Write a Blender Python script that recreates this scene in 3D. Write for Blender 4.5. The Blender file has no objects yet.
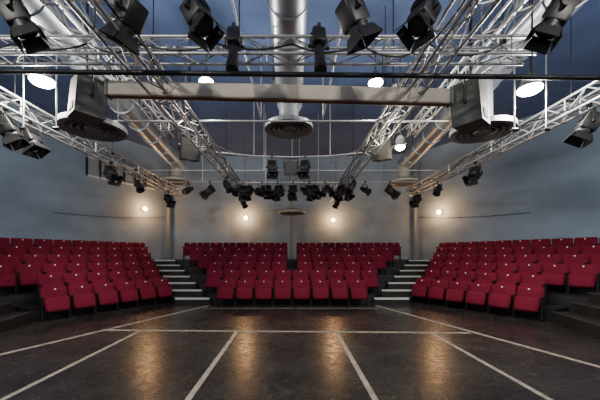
import bpy, bmesh, math, random
from mathutils import Vector, Matrix
random.seed(4)
C=bpy.context.scene.collection
CX,HY,F,H=292.0,255.0,300.0,1.6
def P(x,y,Y): return Vector(((x-CX)/F*Y, Y, H+(HY-y)/F*Y))

# ---------------- materials
def mat(name,col,rough=.6,metal=0,nscale=0,namt=0,bump=0,emit=None,estr=0,bscale=None,spec=None,stretch=None,sheen=0):
    m=bpy.data.materials.new(name); m.use_nodes=True
    nt=m.node_tree; b=nt.nodes['Principled BSDF']
    b.inputs['Base Color'].default_value=(*col,1); b.inputs['Roughness'].default_value=rough; b.inputs['Metallic'].default_value=metal
    if spec is not None: b.inputs['Specular IOR Level'].default_value=spec
    if sheen: b.inputs['Sheen Weight'].default_value=sheen; b.inputs['Sheen Tint'].default_value=(*col,1)
    if nscale:
        tc=nt.nodes.new('ShaderNodeTexCoord'); n=nt.nodes.new('ShaderNodeTexNoise'); n.inputs['Scale'].default_value=nscale; n.inputs['Detail'].default_value=6
        src=tc.outputs['Object']
        if stretch:
            mp=nt.nodes.new('ShaderNodeMapping'); mp.inputs['Scale'].default_value=stretch; nt.links.new(src,mp.inputs[0]); src=mp.outputs[0]
        nt.links.new(src,n.inputs['Vector'])
        r=nt.nodes.new('ShaderNodeValToRGB'); r.color_ramp.elements[0].position=.3; r.color_ramp.elements[1].position=.7
        r.color_ramp.elements[0].color=(*[c*(1-namt) for c in col],1); r.color_ramp.elements[1].color=(*[min(1,c*(1+namt)) for c in col],1)
        nt.links.new(n.outputs['Fac'],r.inputs[0]); nt.links.new(r.outputs[0],b.inputs['Base Color'])
        if bump:
            n2=n
            if bscale:
                n2=nt.nodes.new('ShaderNodeTexNoise'); n2.inputs['Scale'].default_value=bscale; nt.links.new(src,n2.inputs['Vector'])
            bp=nt.nodes.new('ShaderNodeBump'); bp.inputs['Strength'].default_value=bump; bp.inputs['Distance'].default_value=.02
            nt.links.new(n2.outputs['Fac'],bp.inputs['Height']); nt.links.new(bp.outputs[0],b.inputs['Normal'])
    if emit: b.inputs['Emission Color'].default_value=(*emit,1); b.inputs['Emission Strength'].default_value=estr
    return m
M_wall=mat('painted_wall',(.235,.312,.405),.85,0,.45,.20,.1,bscale=30,stretch=(1,1,1.8))
M_ceil=mat('ceiling_navy',(.085,.135,.29),.85,0,.8,.2)
M_red=mat('crimson_velvet',(.140,.0035,.022),.85,0,14,.22,.1,bscale=90,sheen=.08,spec=.25)
M_redd=mat('crimson_side',(.07,.004,.012),.7)
M_blk=mat('black_metal',(.012,.012,.013),.45,0,8,.3)
M_blkp=mat('black_paint_riser',(.014,.013,.014),.55,0,4,.4)
M_nose=mat('step_nosing',(.62,.64,.62),.6)
M_alu=mat('aluminium',(.52,.53,.53),.42,.7,10,.12)
M_galv=mat('galvanised_duct',(.38,.42,.48),.38,.75,5,.2)
M_tape=mat('floor_tape_cream',(.32,.28,.23),.6,0,7,.35)
M_tag=mat('white_tag',(.85,.83,.78),.5)
M_case=mat('screen_case_cream',(.56,.50,.42),.5,0,2,.12)
M_wood=mat('brown_screen_edge',(.17,.10,.065),.6,0,6,.3)
M_spk=mat('speaker_grey',(.15,.155,.15),.6,0,9,.15)
M_spkl=mat('speaker_olive_grey',(.14,.145,.125),.6,0,9,.15)
M_spk2=mat('speaker_grille',(.035,.035,.034),.7,0,80,.5)
M_beige=mat('diffuser_beige',(.42,.38,.31),.5)
M_dark=mat('diffuser_dark',(.04,.043,.048),.5)
M_ring=mat('diffuser_ring',(.22,.235,.25),.45,.3)
M_lens=mat('lens_glass',(.04,.045,.055),.2,.1)
M_on=mat('lamp_glow',(1,.8,.5),.5,emit=(1,.62,.26),estr=50)
M_onw=mat('flood_glow',(1,.95,.85),.5,emit=(1,.88,.68),estr=60)
M_win=mat('window_pane',(.30,.35,.39),.25)
M_col=mat('column_paint',(.17,.20,.23),.6)
def floor_mat():
    m=bpy.data.materials.new('stage_vinyl'); m.use_nodes=True; nt=m.node_tree; b=nt.nodes['Principled BSDF']
    tc=nt.nodes.new('ShaderNodeTexCoord')
    n=nt.nodes.new('ShaderNodeTexNoise'); n.inputs['Scale'].default_value=1.1; n.inputs['Detail'].default_value=9; n.inputs['Roughness'].default_value=.65
    nt.links.new(tc.outputs['Object'],n.inputs['Vector'])
    r=nt.nodes.new('ShaderNodeValToRGB'); e=r.color_ramp.elements
    e[0].position=.35; e[0].color=(.013,.012,.012,1); e[1].position=.72; e[1].color=(.042,.037,.034,1)
    nt.links.new(n.outputs['Fac'],r.inputs[0])
    v=nt.nodes.new('ShaderNodeTexNoise'); v.inputs['Scale'].default_value=6; v.inputs['Detail'].default_value=9; v.inputs['Roughness'].default_value=.7; v.inputs['Distortion'].default_value=1
    nt.links.new(tc.outputs['Object'],v.inputs['Vector'])
    r2=nt.nodes.new('ShaderNodeValToRGB'); r2.color_ramp.elements[0].position=.56; r2.color_ramp.elements[1].position=.74
    nt.links.new(v.outputs['Fac'],r2.inputs[0])
    mx=nt.nodes.new('ShaderNodeMixRGB'); mx.inputs[2].default_value=(.10,.09,.082,1)
    mu=nt.nodes.new('ShaderNodeMath'); mu.operation='MULTIPLY'; mu.inputs[1].default_value=.65
    nt.links.new(r2.outputs[0],mu.inputs[0]); nt.links.new(mu.outputs[0],mx.inputs[0]); nt.links.new(r.outputs[0],mx.inputs[1]); nt.links.new(mx.outputs[0],b.inputs['Base Color'])
    mr=nt.nodes.new('ShaderNodeMapRange'); mr.inputs['From Min'].default_value=.3; mr.inputs['From Max'].default_value=.7; mr.inputs['To Min'].default_value=.20; mr.inputs['To Max'].default_value=.34
    nt.links.new(v.outputs['Fac'],mr.inputs[0]); nt.links.new(mr.outputs[0],b.inputs['Roughness'])
    b.inputs['Specular IOR Level'].default_value=.25
    bp=nt.nodes.new('ShaderNodeBump'); bp.inputs['Strength'].default_value=.08; bp.inputs['Distance'].default_value=.01
    nt.links.new(v.outputs['Fac'],bp.inputs['Height']); nt.links.new(bp.outputs[0],b.inputs['Normal'])
    return m
M_floor=floor_mat()

# ---------------- mesh builder
class MB:
    def __init__(s): s.v=[];s.f=[];s.m=[];s.sm=[];s.mats=[]
    def mi(s,m):
        if m not in s.mats: s.mats.append(m)
        return s.mats.index(m)
    def add(s,vs,fs,m,smooth=False,T=None):
        o=len(s.v)
        s.v+= [tuple(T@Vector(v)) if T else tuple(v) for v in vs]
        k=s.mi(m)
        for f in fs: s.f.append([o+i for i in f]); s.m.append(k); s.sm.append(smooth)
    def tube(s,a,b,r,m,n=6,T=None,r2=None):
        a=Vector(a);b=Vector(b);d=b-a
        if d.length<1e-6:return
        q=d.to_track_quat('Z','Y').to_matrix(); r2=r if r2 is None else r2
        vs=[];
        for p,rr in((a,r),(b,r2)):
            for i in range(n):
                t=2*math.pi*i/n; vs.append(p+q@Vector((rr*math.cos(t),rr*math.sin(t),0)))
        s.add(vs,[[i,(i+1)%n,n+(i+1)%n,n+i] for i in range(n)],m,n>5,T)
        s.add(vs,[list(range(n))[::-1],list(range(n,2*n))],m,False,T)
    def path(s,pts,r,m,n=6,T=None):
        for a,b in zip(pts,pts[1:]): s.tube(a,b,r,m,n,T)
    def box(s,c,d,m,T=None):
        x,y,z=[k/2 for k in d]; c=Vector(c)
        vs=[c+Vector((i*x,j*y,k*z)) for k in(-1,1) for j in(-1,1) for i in(-1,1)]
        s.add(vs,[[0,2,3,1],[4,5,7,6],[0,1,5,4],[2,6,7,3],[0,4,6,2],[1,3,7,5]],m,False,T)
    def rbox(s,d,bev,m,T=None,seg=3,taper=None):
        bm=bmesh.new(); bmesh.ops.create_cube(bm,size=1); bmesh.ops.scale(bm,vec=d,verts=bm.verts)
        if taper:
            for v in bm.verts:
                if v.co.z<0: v.co.x*=taper
        bmesh.ops.bevel(bm,geom=bm.edges[:],offset=bev,segments=seg,affect='EDGES',profile=.5)
        bm.verts.index_update()
        s.add([v.co.copy() for v in bm.verts],[[v.index for v in f.verts] for f in bm.faces],m,True,T); bm.free()
    def prism(s,poly,z0,z1,m,T=None):
        n=len(poly); ar=sum(poly[i][0]*poly[(i+1)%n][1]-poly[(i+1)%n][0]*poly[i][1] for i in range(n))
        if ar<0: poly=poly[::-1]
        vs=[(p[0],p[1],z0) for p in poly]+[(p[0],p[1],z1) for p in poly]
        s.add(vs,[list(range(n))[::-1],list(range(n,2*n))]+[[i,(i+1)%n,n+(i+1)%n,n+i] for i in range(n)],m,False,T)
    def lathe(s,prof,m,n=28,T=None):
        vs=[(r*math.cos(2*math.pi*i/n),r*math.sin(2*math.pi*i/n),z) for r,z in prof for i in range(n)]
        fs=[]
        for k in range(len(prof)-1):
            for i in range(n): fs.append([k*n+i,k*n+(i+1)%n,(k+1)*n+(i+1)%n,(k+1)*n+i])
        s.add(vs,fs,m,False,T)
    def mesh(s,name):
        me=bpy.data.meshes.new(name); me.from_pydata(s.v,[],s.f)
        for m in s.mats: me.materials.append(m)
        me.polygons.foreach_set('material_index',s.m); me.polygons.foreach_set('use_smooth',s.sm); me.update(); return me
    def obj(s,name,loc=(0,0,0),rz=0):
        return inst(s.mesh(name),name,loc,rz)
def inst(me,name,loc=(0,0,0),rz=0,rx=0):
    o=bpy.data.objects.new(name,me); o.location=loc; o.rotation_euler=(rx,0,rz); C.objects.link(o); return o

# ---------------- room shell
CZ0=7.0; CZ=6.995
U=Vector((.519,.854)); N=Vector((-.854,.519)); P0=Vector((-6.0,7.16))
def wl(t): return Vector((-10.3,9.9))+U*t
cor=(-6.64,15.92); 
Lw=[tuple(wl(-6)),cor]
def wallseg(name,a,b,z1=CZ0,m=M_wall):
    mb=MB(); a=Vector(a);b=Vector(b); d=(b-a).normalized(); n=Vector((-d.y,d.x))*.25
    mb.prism([tuple(a),tuple(b),tuple(b+n),tuple(a+n)],0,z1,m); return mb.obj(name)
wallseg('wall_left',Lw[0],Lw[1])
wallseg('wall_right',(-cor[0],cor[1]),(-Lw[0][0],Lw[0][1]))
bk=[cor,(-3.4,16.38),(0,16.5),(3.4,16.38),(-cor[0],cor[1])]
mb=MB()
for i in range(4):
    a,b=bk[i],bk[i+1]; mb.prism([a,b,(b[0],b[1]+.25),(a[0],a[1]+.25)],0,CZ0,M_wall)
mb.obj('wall_back')
sx,sy=Lw[0]
wallseg('wall_side_left',(sx,-4),(sx,sy)); wallseg('wall_side_right',(-sx,sy),(-sx,-4))
wallseg('wall_stage',(-sx,-4),(sx,-4))
room=[(sx,-4),(sx,sy),*bk,(-sx,sy),(-sx,-4)]
mb=MB(); mb.prism(room,-.1,0,M_floor); mb.obj('floor')
mb=MB(); mb.prism(room,CZ0,CZ0+.15,M_ceil); mb.obj('ceiling')

# window on left wall
mb=MB()
nin=Vector((U.y,-U.x))
def wp(t,z,off): q=wl(t)+nin*off; return Vector((q.x,q.y,z))
def wquadbox(t0,t1,z0,z1,o0,o1,m):
    a=wl(t0)+nin*o0;b=wl(t1)+nin*o0;c=wl(t1)+nin*o1;d=wl(t0)+nin*o1
    mb.prism([tuple(a),tuple(b),tuple(c),tuple(d)],z0,z1,m)
wquadbox(3.2,6.3,4.95,5.7,0.0,.02,M_win)
for z in(4.92,5.70): wquadbox(3.15,6.35,z,z+.06,0,.07,M_nose)
for i in range(7):
    t=3.15+i*3.14/6; wquadbox(t,t+.07,4.92,5.76,0,.07,M_blk)
mb.obj('window_1')

# columns
for x,y in((-6.45,15.75),(6.45,15.75),(-.03,16.35)):
    mb=MB(); r=.09 if abs(x)>1 else .05
    mb.tube((x,y,1.38),(x,y,CZ),r,M_col,12); mb.box((x,y,1.43),(r*3,r*3,.1),M_col); mb.box((x,y,CZ-.03),(r*3,r*3,.06),M_col); mb.obj('steel_column')

# ---------------- tiers, stairs
RISE,RP,NR=.275,.85,6
Y0=9.5
def inner(Y): return 2.75+.695*(Y-9.9)
def outer(Y): return 4.0+.65*(Y-10)
mb=MB()
for k in range(1,NR):
    ya=Y0-.42+RP*k; yb=Y0-.42+RP*(k+1) if k<NR-1 else 15.9
    z=RISE*k
    ha,hb=inner(ya)-.03,min(inner(yb),6.3)-.03
    mb.prism([(-ha,ya),(ha,ya),(hb,yb),(-hb,yb)],0,z,M_blkp)
mb.obj('seating_riser_platform')
def send(k,o):
    B=P0+N*o
    return (-(4+.65*(B.y-10))-B.x)/(U.x+.65*U.y)
S0=[0,0,-.6,-1.2,-1.8,-2.4]
for sg in(-1,1):
    mb=MB()
    for k in range(1,NR):
        oa=-.42+RP*k; ob=-.42+RP*(k+1) if k<NR-1 else 4.85
        z=RISE*k; sa=S0[k]-.1
        pts=[P0+N*oa+U*sa,P0+N*oa+U*(send(k,oa)-.02),P0+N*ob+U*(send(k,ob)-.02),P0+N*ob+U*sa]
        mb.prism([(p.x*-sg,p.y) for p in pts],0,z,M_blkp)
    mb.obj('seating_riser_platform')
    mb=MB(); n=7; ys=[9.75+i*(14.0-9.75)/n for i in range(n+1)]
    for i in range(n):
        z=(RISE*5)/n*(i+1); ya=ys[i]; yb=ys[i+1] if i<n-1 else 15.55
        q=[(outer(ya)-.02,ya),(inner(ya)+.02,ya),(min(inner(yb),6.0)+.02,yb),(min(outer(yb),6.6)-.02,yb)]
        mb.prism([(sg*a,b) for a,b in q],0,z,M_blkp)
        q=[(outer(ya)-.04,ya-.015),(inner(ya)+.04,ya-.015),(inner(ya)+.04,ya+.10),(outer(ya)-.04,ya+.10)]
        mb.prism([(sg*a,b) for a,b in q],z-.045,z+.006,M_nose)
    mb.obj('aisle_staircase')
    mb=MB(); hs=[.27,.50,.72,.95]
    for i in range(4):
        w=.42 if i<3 else 1.0; o=.42*i
        pts=[(6.12+o,7.05),(5.72+o,5.25),(5.72+o+w,5.25),(6.12+o+w,7.05)]
        mb.prism([(p[0]*sg,p[1]) for p in pts],0,hs[i],M_blkp)
        pts=[(6.115+o,7.05),(5.715+o,5.25),(5.745+o,5.25),(6.145+o,7.05)]
        mb.prism([(p[0]*sg,p[1]) for p in pts],hs[i]-.02,hs[i]+.004,M_spk2)
    mb.obj('access_step_block')

# ---------------- seat
def seat_mesh():
    m=MB()
    T=Matrix.Translation((0,.13,.555))@Matrix.Rotation(math.radians(-11),4,'X')
    m.rbox((.58,.11,.50),.06,M_red,T,4,.97)
    T=Matrix.Translation((0,.19,.53))@Matrix.Rotation(math.radians(-11),4,'X')
    m.rbox((.54,.03,.50),.012,M_blk,T,1)
    T=Matrix.Translation((0,-.06,.385))@Matrix.Rotation(math.radians(-19),4,'X')
    m.rbox((.55,.15,.38),.068,M_red,T,4,.9)
    m.tube((-.28,.06,.26),(.28,.06,.26),.018,M_blk,8)
    for sx in(-1,1):
        m.box((sx*.282,.08,.30),(.024,.14,.56),M_blk)
        T=Matrix.Translation((sx*.282,.02,.575)); m.rbox((.034,.24,.04),.012,M_redd,T,2)
        m.box((sx*.278,.02,.012),(.04,.34,.024),M_blk)
    T=Matrix.Translation((0,.086,.75))@Matrix.Rotation(math.radians(-11+90),4,'X')
    m.tube((0,0,-.006),(0,0,.014),.021,M_tag,10,T)
    return m.mesh('theatre_seat')
SM=seat_mesh(); SP=.6
for k in range(NR):
    Y=Y0+RP*k; z=RISE*k
    if k==0: xs=[(-3.5+i)*SP for i in range(8)]
    elif k==1:
        xs=[(-4.5+i)*SP for i in range(10)]
    else:
        h=inner(Y-.2)-.05; n=int((h-.2)/SP); xs=[]
        for i in range(n): xs+=[.2+SP*(i+.5),-.2-SP*(i+.5)]
    for x in xs: inst(SM,'theatre_seat',(x,Y,z),0)
th=math.atan2(.854,.519)
for sg in(-1,1):
    for k in range(NR):
        o=RP*k; e=min(send(k,o-.2),send(k,o+.2))-.05
        if k==0: e=3.62
        n=int((e-S0[k])/SP)
        for i in range(n):
            q=P0+N*o+U*(e-SP*(i+.5)); inst(SM,'theatre_seat',(q.x*-sg,q.y,RISE*k),-sg*th)

# ---------------- floor tape
mb=MB()
def tape(a,b,w=.06,z=.004,m=M_tape):
    a=Vector(a);b=Vector(b);d=(b-a).normalized();n=Vector((-d.y,d.x))*w/2
    mb.prism([tuple(a-n),tuple(b-n),tuple(b+n),tuple(a+n)],.0005,z,m)
for x,y1 in((-3.2,6.25),(-1.15,6.25),(.92,6.2),(2.85,6.15)): tape((x,-3),(x,y1),.07)
tape((-3.95,6.38),(3.65,6.15),.09,.005)
tape((-5.6,2.7),(-2.62,9.5),.09,.0055); tape((5.15,2.0),(2.65,9.5),.09,.0055)
tape((-2.62,9.0),(2.65,9.0),.04,.0045)
mb.obj('floor_tape_marking')

# ---------------- trusses
def truss(a,b,s=.29,name='lighting_truss',r=.024,hang=(),pitch=.42,up=Vector((0,0,1))):
    mb=MB(); a=Vector(a);b=Vector(b);d=(b-a);L=d.length;d.normalize(); side=d.cross(up).normalized(); h=s/2
    cs=[side*h+up*h,-side*h+up*h,-side*h-up*h,side*h-up*h]
    for c in cs: mb.tube(a+c,b+c,r,M_alu,6)
    n=max(1,round(L/pitch))
    for i in range(n):
        p=a+d*(L*i/n);q=a+d*(L*(i+1)/n)
        for j in range(4):
            c,e=cs[j],cs[(j+1)%4]
            if (i+j)%2: c,e=e,c
            mb.tube(p+c,q+e,r*.5,M_alu,4)
        if i%5==0:
            for j in range(4): mb.tube(p+cs[j],p+cs[(j+1)%4],r*.6,M_alu,4)
    for t in hang:
        p=a+d*t; mb.tube(p+up*h,Vector((p.x,p.y,CZ)),.009,M_blk,4)
        mb.box((p.x,p.y,p.z+h),(.06,.06,.08),M_blk)
    return mb.obj(name)
TZ=4.4
truss((-5.35,1.5,TZ),(-5.1,13.6,TZ),hang=(1,4.2,7.2,11))
truss((5.3,1.5,TZ),(5.3,13.6,TZ),hang=(1,4.2,7.2,11))
truss((-2.2,1.0,TZ),(-2.2,14.6,TZ),hang=(1,5.5,9,13))
truss((2.0,1.0,TZ),(2.05,14.9,TZ),hang=(1,5.5,9,13))
truss((-5.8,4.55,TZ+.3),(3.6,4.55,TZ+.3),s=.25,hang=(1,5,9),pitch=.36)
truss((-3.1,2.0,5.1),(-3.5,8.6,5.1),s=.22,hang=(1,6))
truss((3.1,2.0,5.1),(3.4,8.6,5.1),s=.22,hang=(1,6))
def pipe(pts,r=.025,m=M_alu,name='lighting_bar',hang=()):
    mb=MB(); mb.path([Vector(p) for p in pts],r,m,8)
    for h in hang: mb.tube(h,(h[0],h[1],CZ),.012,m,5)
    return mb.obj(name)
pipe([(-4.6,3.65,4.86),(4.6,3.65,4.86)],.028,M_blk,hang=[(-3,3.65,4.86),(0.6,3.65,4.86),(3.8,3.65,4.86)])
pipe([(-2.1,4.75,5.05),(3.9,4.75,5.05)],.022,hang=[(-1.5,4.75,5.05),(3,4.75,5.05)])
pipe([(-5.6,4.25,4.22),(5.2,4.25,4.10)],.035,M_blk,hang=[(-4.2,4.25,4.2),(3.4,4.25,4.12)])
pipe([(-5.2,6.9,4.68),(5.3,6.9,4.68)],.022,hang=[(-4,6.9,4.68),(4,6.9,4.68)])
pipe([(-3.2,8.4,4.72),(-2.3,9.1,4.72),(-1.2,9.45,4.72),(0,9.55,4.72),(1.2,9.45,4.72),(2.3,9.1,4.72),(3.2,8.4,4.72)],.025,hang=[(-1.2,9.45,4.72),(1.2,9.45,4.72)])
pipe([(-5.1,12.4,4.62),(5.2,12.4,4.62)],.025,hang=[(-3.7,12.4,4.62),(0.3,12.4,4.62),(3.7,12.4,4.62)])
pipe([(-2.3,11.4,4.36),(2.2,11.4,4.36)],.025,hang=[(-1,11.4,4.36),(1,11.4,4.36)])
pipe([(-5.2,10.7,4.62),(5.2,10.7,4.62)],.018,hang=[(-1,10.7,4.62)])
pipe([(-4.8,2,5.3),(-3.2,9,5.3),(-1.5,12,5.3)],.02,hang=[(-3.2,9,5.3)])
pipe([(4.8,2,5.3),(3.2,9,5.3),(1.5,12,5.3)],.02,hang=[(3.2,9,5.3)])
pipe([(-.85,2.5,5.15),(-.8,8,5.15)],.018,hang=[(-.8,7.8,5.15)]); pipe([(.75,2.5,5.15),(.8,8,5.15)],.018,hang=[(.8,7.8,5.15)])
for x,y in((4.08,5.5),(4.66,5.5),(-4.88,5.45),(-4.28,5.45)): 
    mb=MB(); mb.tube((x,y,3.9),(x,y,CZ),.012,M_alu,6); mb.tube((x-.05,y,3.9),(x+.05,y,3.9),.03,M_blk,6); mb.obj('hanging_rod')
def cable(a,b,sag,name='power_cable',r=.012,n=14,m=M_blk):
    a=Vector(a);b=Vector(b); pts=[a.lerp(b,i/n)-Vector((0,0,sag*4*(i/n)*(1-i/n))) for i in range(n+1)]
    mb=MB(); mb.path(pts,r,m,5); mb.obj(name)
xs=[-5.3,-4.1,-3,-2.2,-1.1,0,1,2,3.1]
for a,b in zip(xs,xs[1:]): cable((a,4.40,4.70),(b,4.40,4.70),random.uniform(.08,.2))
for a,b in zip([2.2,4.2,6.5,9,11.5],[4.2,6.5,9,11.5,13.5]):
    for x in(-5.1,-2.05,1.87,5.14): cable((x,a,4.5),(x,b,4.5),random.uniform(.08,.22),r=.014)
a=wp(2,3.25,.05); b=wp(6.9,3.6,.05); cable(a,b,.10,r=.009)
a.x*=-1; b.x*=-1; cable(a,b,.10,r=.009)

# ---------------- ducts & diffusers
def duct(a,b,r=.3):
    mb=MB(); a=Vector(a);b=Vector(b); mb.tube(a,b,r,M_galv,28); L=(b-a).length; d=(b-a).normalized(); n=int(L/1.0)
    for i in range(n+1):
        p=a+d*(i*L/n if n else 0); mb.tube(p-d*.02,p+d*.02,r+.02,M_galv,28)
    for i in range(1,n,2):
        p=a+d*(i*L/n); mb.path([p+Vector((r+.02,0,-.0)),p+Vector((r+.02,0,CZ-p.z))],.01,M_blk,4); mb.path([p+Vector((-r-.02,0,0)),p+Vector((-r-.02,0,CZ-p.z))],.01,M_blk,4)
    return mb
def diffuser(x,y,z,ztop,R=.6,m=M_ring,name='air_diffuser',neck=.24):
    mb=MB(); k=R/.6
    mb.lathe([(neck,ztop-z),(neck,.24*k),(.34*k,.20*k),(.52*k,.10*k),(R,.095*k),(R,0),(.53*k,0),(.5*k,.03*k),(.28*k,.13*k)],m)
    for a,b in((.52,.45),(.41,.34),(.30,.23)):
        mb.lathe([(a*k,.0),(b*k,.06*k),(b*k-.01,.06*k),(a*k-.035,.0),(a*k,0)],m)
    mb.lathe([(.17*k,.03),(.15*k,.0),(.001,.0)],m); mb.lathe([(.52*k,.075*k),(.001,.075*k)],M_dark)
    for j in range(4):
        t=j*math.pi/2; mb.tube((0,0,.04),(.52*k*math.cos(t),.52*k*math.sin(t),.04),.01,M_dark,4)
    mb.obj(name,(x,y,z))
d=duct((-.06,1.5,5.6),(-.06,7.9,5.6),.31); d.obj('ventilation_duct')
d=duct((-3.85,1.5,5.62),(-5.0,13.2,5.62)); d.obj('ventilation_duct')
d=duct((3.95,1.5,5.62),(4.95,13.2,5.62)); d.obj('ventilation_duct')
diffuser(-.08,7.5,4.73,5.35,.6)
diffuser(-4.1,6.2,4.17,5.4,.62,neck=.2); diffuser(4.05,6.4,4.2,5.4,.62,neck=.2)
diffuser(-5.0,13,4.75,5.38,.6,M_beige); diffuser(4.85,13,4.7,5.38,.62,M_beige)
diffuser(0,13.4,3.45,CZ,.6,M_beige,neck=.035)

# ---------------- projection screen case
mb=MB(); a=Vector((-3.05,5,4.36));b=Vector((2.62,5,4.22)); d=(b-a).normalized(); L=(b-a).length
T=Matrix.Translation((a+b)/2)@d.to_track_quat('X','Z').to_matrix().to_4x4()
mb.rbox((L,.16,.24),.02,M_case,T,2)
mb.box((0,-.03,-.128),(L-.1,.10,.02),M_wood,T)
for s in(-1,1): mb.rbox((.06,.19,.28),.02,M_spk,T@Matrix.Translation((s*L/2,0,0)),2)
for s in(-2.1,-.1,1.9):
    mb.box((s,0,.14),(.06,.18,.05),M_alu,T); p=T@Vector((s,0,.14)); mb.tube(p,(p.x,p.y,CZ),.01,M_blk,5)
mb.obj('projection_screen_case')

# ---------------- loudspeakers
def speaker(x,y,z,w,h,dp,rz,m=M_spk,name='loudspeaker',tilt=12):
    mb=MB(); T=Matrix.Rotation(math.radians(tilt),4,'X')
    pf=w/2;pb=w*.40
    mb.prism([(-pf,-dp/2),(pf,-dp/2),(pb,dp/2),(-pb,dp/2)],-h/2,h/2,m,T)
    mb.box((0,-dp/2-.008,0),(w*.9,.02,h*.92),M_spk2,T)
    mb.tube((0,-dp/2-.02,-h*.2),(0,-dp/2-.01,-h*.2),w*.33,M_spk2,20,T)
    mb.box((0,-dp/2-.02,h*.28),(w*.6,.012,h*.2),M_spk2,T)
    mb.box((0,dp/2+.004,-h*.3),(w*.4,.01,h*.2),M_spk2,T)
    for s in(-1,1):
        mb.tube((s*(w/2+.02),0,0),(s*(w/2+.02),0,h/2+.12),.015,M_blk,6)
        mb.tube((s*(w/2+.02),0,0),(s*w*.4,0,0),.03,M_blk,8)
    mb.tube((-w/2-.02,0,h/2+.12),(w/2+.02,0,h/2+.12),.015,M_blk,6)
    mb.tube((0,0,h/2+.12),(0,0,CZ-z),.018,M_blk,6)
    mb.obj(name,(x,y,z),rz)
speaker(-3.41,5.0,4.18,.48,.64,.42,math.radians(140),M_spkl,tilt=5); speaker(2.97,5.0,4.08,.46,.70,.42,math.radians(-140),M_spkl,tilt=5)
speaker(-2.75,8.0,4.4,.5,.55,.4,math.radians(30),M_blk); speaker(2.42,8.0,4.4,.5,.55,.4,math.radians(-30),M_blk)
speaker(-.03,9.55,4.35,.42,.4,.35,0,M_blk)

# ---------------- stage lights
def yoke(m,w,dr):
    m.box((0,0,0),(.05,.07,.09),M_blk); m.tube((0,0,-.03),(0,0,-.12),.015,M_blk,6)
    m.box((0,0,-.12),(w+.04,.04,.012),M_blk)
    for s in(-1,1): m.box((s*(w/2+.014),0,-.12-dr/2),(.012,.04,dr),M_blk); m.tube((s*(w/2-.03),0,-.12-dr),(s*(w/2+.05),0,-.12-dr),.025,M_blk,8)
def fresnel(tilt,lens=M_lens):
    m=MB(); yoke(m,.29,.22)
    T=Matrix.Translation((0,0,-.33))@Matrix.Rotation(math.radians(tilt),4,'X')
    m.rbox((.26,.32,.26),.03,M_blk,T,2)
    for i in range(5): m.box((0,.0+i*.035,.135),(.2,.012,.03),M_blk,T)
    m.tube((0,-.14,0),(0,-.22,0),.125,M_blk,20,T); m.tube((0,-.221,0),(0,-.226,0),.095,lens,20,T)
    for k in range(4):
        R=T@Matrix.Rotation(k*math.pi/2,4,'Y')
        a=.115; b=.14 if k%2 else .17; l=.15; g=.35
        m.add([(-a,-.22,a),(a,-.22,a),(b,-.22-l*.93,a+l*g),(-b,-.22-l*.93,a+l*g),(-a,-.212,a+.006),(a,-.212,a+.006),(b,-.212-l*.93,a+.006+l*g),(-b,-.212-l*.93,a+.006+l*g)],
              [[0,1,2,3],[7,6,5,4],[0,4,5,1],[1,5,6,2],[2,6,7,3],[3,7,4,0]],M_blk,False,R)
    return m.mesh('stage_fresnel_light')
def par(tilt,lens=M_lens):
    m=MB(); yoke(m,.26,.2)
    T=Matrix.Translation((0,0,-.32))@Matrix.Rotation(math.radians(tilt),4,'X')@Matrix.Rotation(math.pi/2,4,'X')
    m.lathe([(.001,-.22),(.07,-.22),(.09,-.12),(.115,-.04),(.115,.18),(.135,.18),(.135,.2),(.105,.2),(.105,.15)],M_blk,20,T)
    m.tube((0,0,.12),(0,0,.15),.105,lens,20,T); return m.mesh('stage_par_light')
def profile(tilt):
    m=MB(); yoke(m,.22,.18)
    T=Matrix.Translation((0,0,-.3))@Matrix.Rotation(math.radians(tilt),4,'X')
    m.rbox((.2,.26,.24),.03,M_blk,T@Matrix.Translation((0,.14,0)),2)
    m.tube((0,.05,0),(0,-.42,0),.075,M_blk,16,T); m.tube((0,-.3,0),(0,-.42,0),.095,M_blk,16,T); m.tube((0,-.42,0),(0,-.425,0),.075,M_lens,16,T)
    m.box((0,.28,0),(.14,.06,.16),M_blk,T)
    return m.mesh('stage_profile_light')
FR=[fresnel(t) for t in(40,60,25)]; PA=[par(t) for t in(30,55)]; PR=[profile(t) for t in(30,75)]
NM={}
for q in FR: NM[q]='stage_fresnel_light'
for q in PA: NM[q]='stage_par_light'
for q in PR: NM[q]='stage_profile_light'
def put(me,x,y,z,rz=0,sc=1):
    o=inst(me,NM[me],(x,y,z),math.radians(rz)); o.scale=(sc,sc,sc); return o
def pX(px,Y): return (px-CX)/F*Y
for px,me,rz in((15,FR[1],110),(130,FR[1],-110),(197,FR[1],60),(352,FR[1],110),(424,FR[1],-60),(558,FR[1],-110)):
    put(me,pX(px,3.65),3.65,4.86,rz,1.0)
put(PR[1],pX(235,4.55),4.45,4.98); put(PR[1],pX(318,4.55),4.45,4.98,10)
for i,px in enumerate((188,210,237,249,258,268,281,293,304,315,330,346,365,390)):
    put([PA[0],FR[0],PA[1],FR[1]][i%4],pX(px,12.4),12.4,4.62,(px-290)*.5+random.uniform(-25,25),1.1)
for i,px in enumerate((243,262,278,293,309,325,341)): put([FR[1],PA[1]][i%2],pX(px,11.4),11.4,4.36,random.uniform(-60,60),1.0)
for px in(272,305): put(FR[1],pX(px,9.5),9.45,4.70,random.uniform(-40,40))
for Y,me,rz in((5.45,FR[1],110),(5.95,FR[1],80),(8.6,FR[0],60),(10.2,PA[1],50),(12.6,FR[0],50)):
    put(me,-5.2,Y,4.26,rz)
for Y,me,rz in((5.3,FR[1],-110),(8.6,FR[0],-60),(10.8,PA[1],-50),(12.6,FR[0],-50)):
    put(me,5.25,Y,4.26,rz)
for Y,me in((13.6,PA[1]),(10.2,PA[1])):
    put(me,-2.2,Y,4.25,60); put(me,2.04,Y,4.25,-60)

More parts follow.
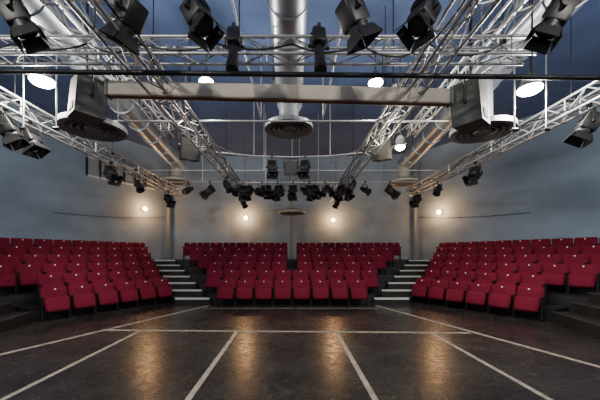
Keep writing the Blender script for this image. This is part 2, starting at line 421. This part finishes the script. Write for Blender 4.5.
# ---------------- lamps
def plight(name,loc,e,col,r=.08,parent=None):
    l=bpy.data.lights.new(name,'POINT'); l.energy=e; l.color=col; l.shadow_soft_size=r
    o=bpy.data.objects.new(name,l); o.location=loc; C.objects.link(o)
    if parent: 
        o.parent=parent
    return o
def pendant(x,y,z,e,R=.22,col=(1,.945,.87)):
    mb=MB(); mb.lathe([(.04,.30),(.07,.28),(.12,.20),(R*.9,.06),(R,.04),(R-.02,.03),(.09,.15)],M_spk,24)
    mb.lathe([(.001,-.07),(R*.4,-.063),(R*.75,-.04),(R*.95,-.005),(R-.01,.04)],M_onw,24)
    mb.tube((0,0,.26),(0,0,CZ-z),.014,M_blk,6); o=mb.obj('house_pendant_light',(x,y,z))
    plight('bulb_light',(0,0,-.22),e,col,.12,o)
pendant(-4.58,5.5,4.77,310,.20); pendant(4.36,5.5,4.62,310,.20)
pendant(-2.0,7.0,5.62,160,.17); pendant(1.95,7.0,5.6,160,.17)
pendant(2.74,7.6,4.32,100,.12,(1,.85,.6))
for x in(-8.5,-3.5,3.5,8.5): pendant(x,0.2,5.9,430)  # unseen pendants, added out of view to light the seats
def sconce(x,y,z,nx,ny):
    mb=MB(); n=Vector((nx,ny,0)).normalized(); T=n.to_track_quat('Z','Y').to_matrix().to_4x4()
    mb.tube((0,0,0),(0,0,.03),.09,M_spk,16,T); mb.tube((0,0,.03),(0,0,.14),.02,M_spk,8,T)
    mb.lathe([(.06,.12),(.10,.13),(.11,.15)],M_spk,16,T)
    mb.lathe([(.001,.27),(.05,.26),(.09,.22),(.105,.175),(.07,.13)],M_on,16,T)
    o=mb.obj('wall_sconce_light',(x,y,z))
    plight('sconce_bulb',n*.5,85,(1,.50,.20),.11,o)
def backY(x): x=abs(x); return 16.5-.12*x/3.4 if x<3.4 else 16.38-.46*(x-3.4)/3.24
for px,py in((246,218),(333,220)):
    x=pX(px,16.3); sconce(x,backY(x),P(px,py,16.3).z,0,-1)
q=wl(5.7); sconce(q.x,q.y,3.86,nin.x,nin.y); sconce(-q.x,q.y,3.7,-nin.x,nin.y)

w=bpy.data.worlds.new('World'); bpy.context.scene.world=w; w.use_nodes=True; w.node_tree.nodes['Background'].inputs[0].default_value=(.05,.06,.08,1)

cam=bpy.data.cameras.new('Camera'); co=bpy.data.objects.new('Camera',cam); C.objects.link(co)
co.location=(0,0,H); co.rotation_euler=(math.pi/2,0,0); cam.sensor_width=36; cam.lens=18; cam.shift_y=55/600; cam.shift_x=8/600; cam.clip_start=.05
bpy.context.scene.camera=co
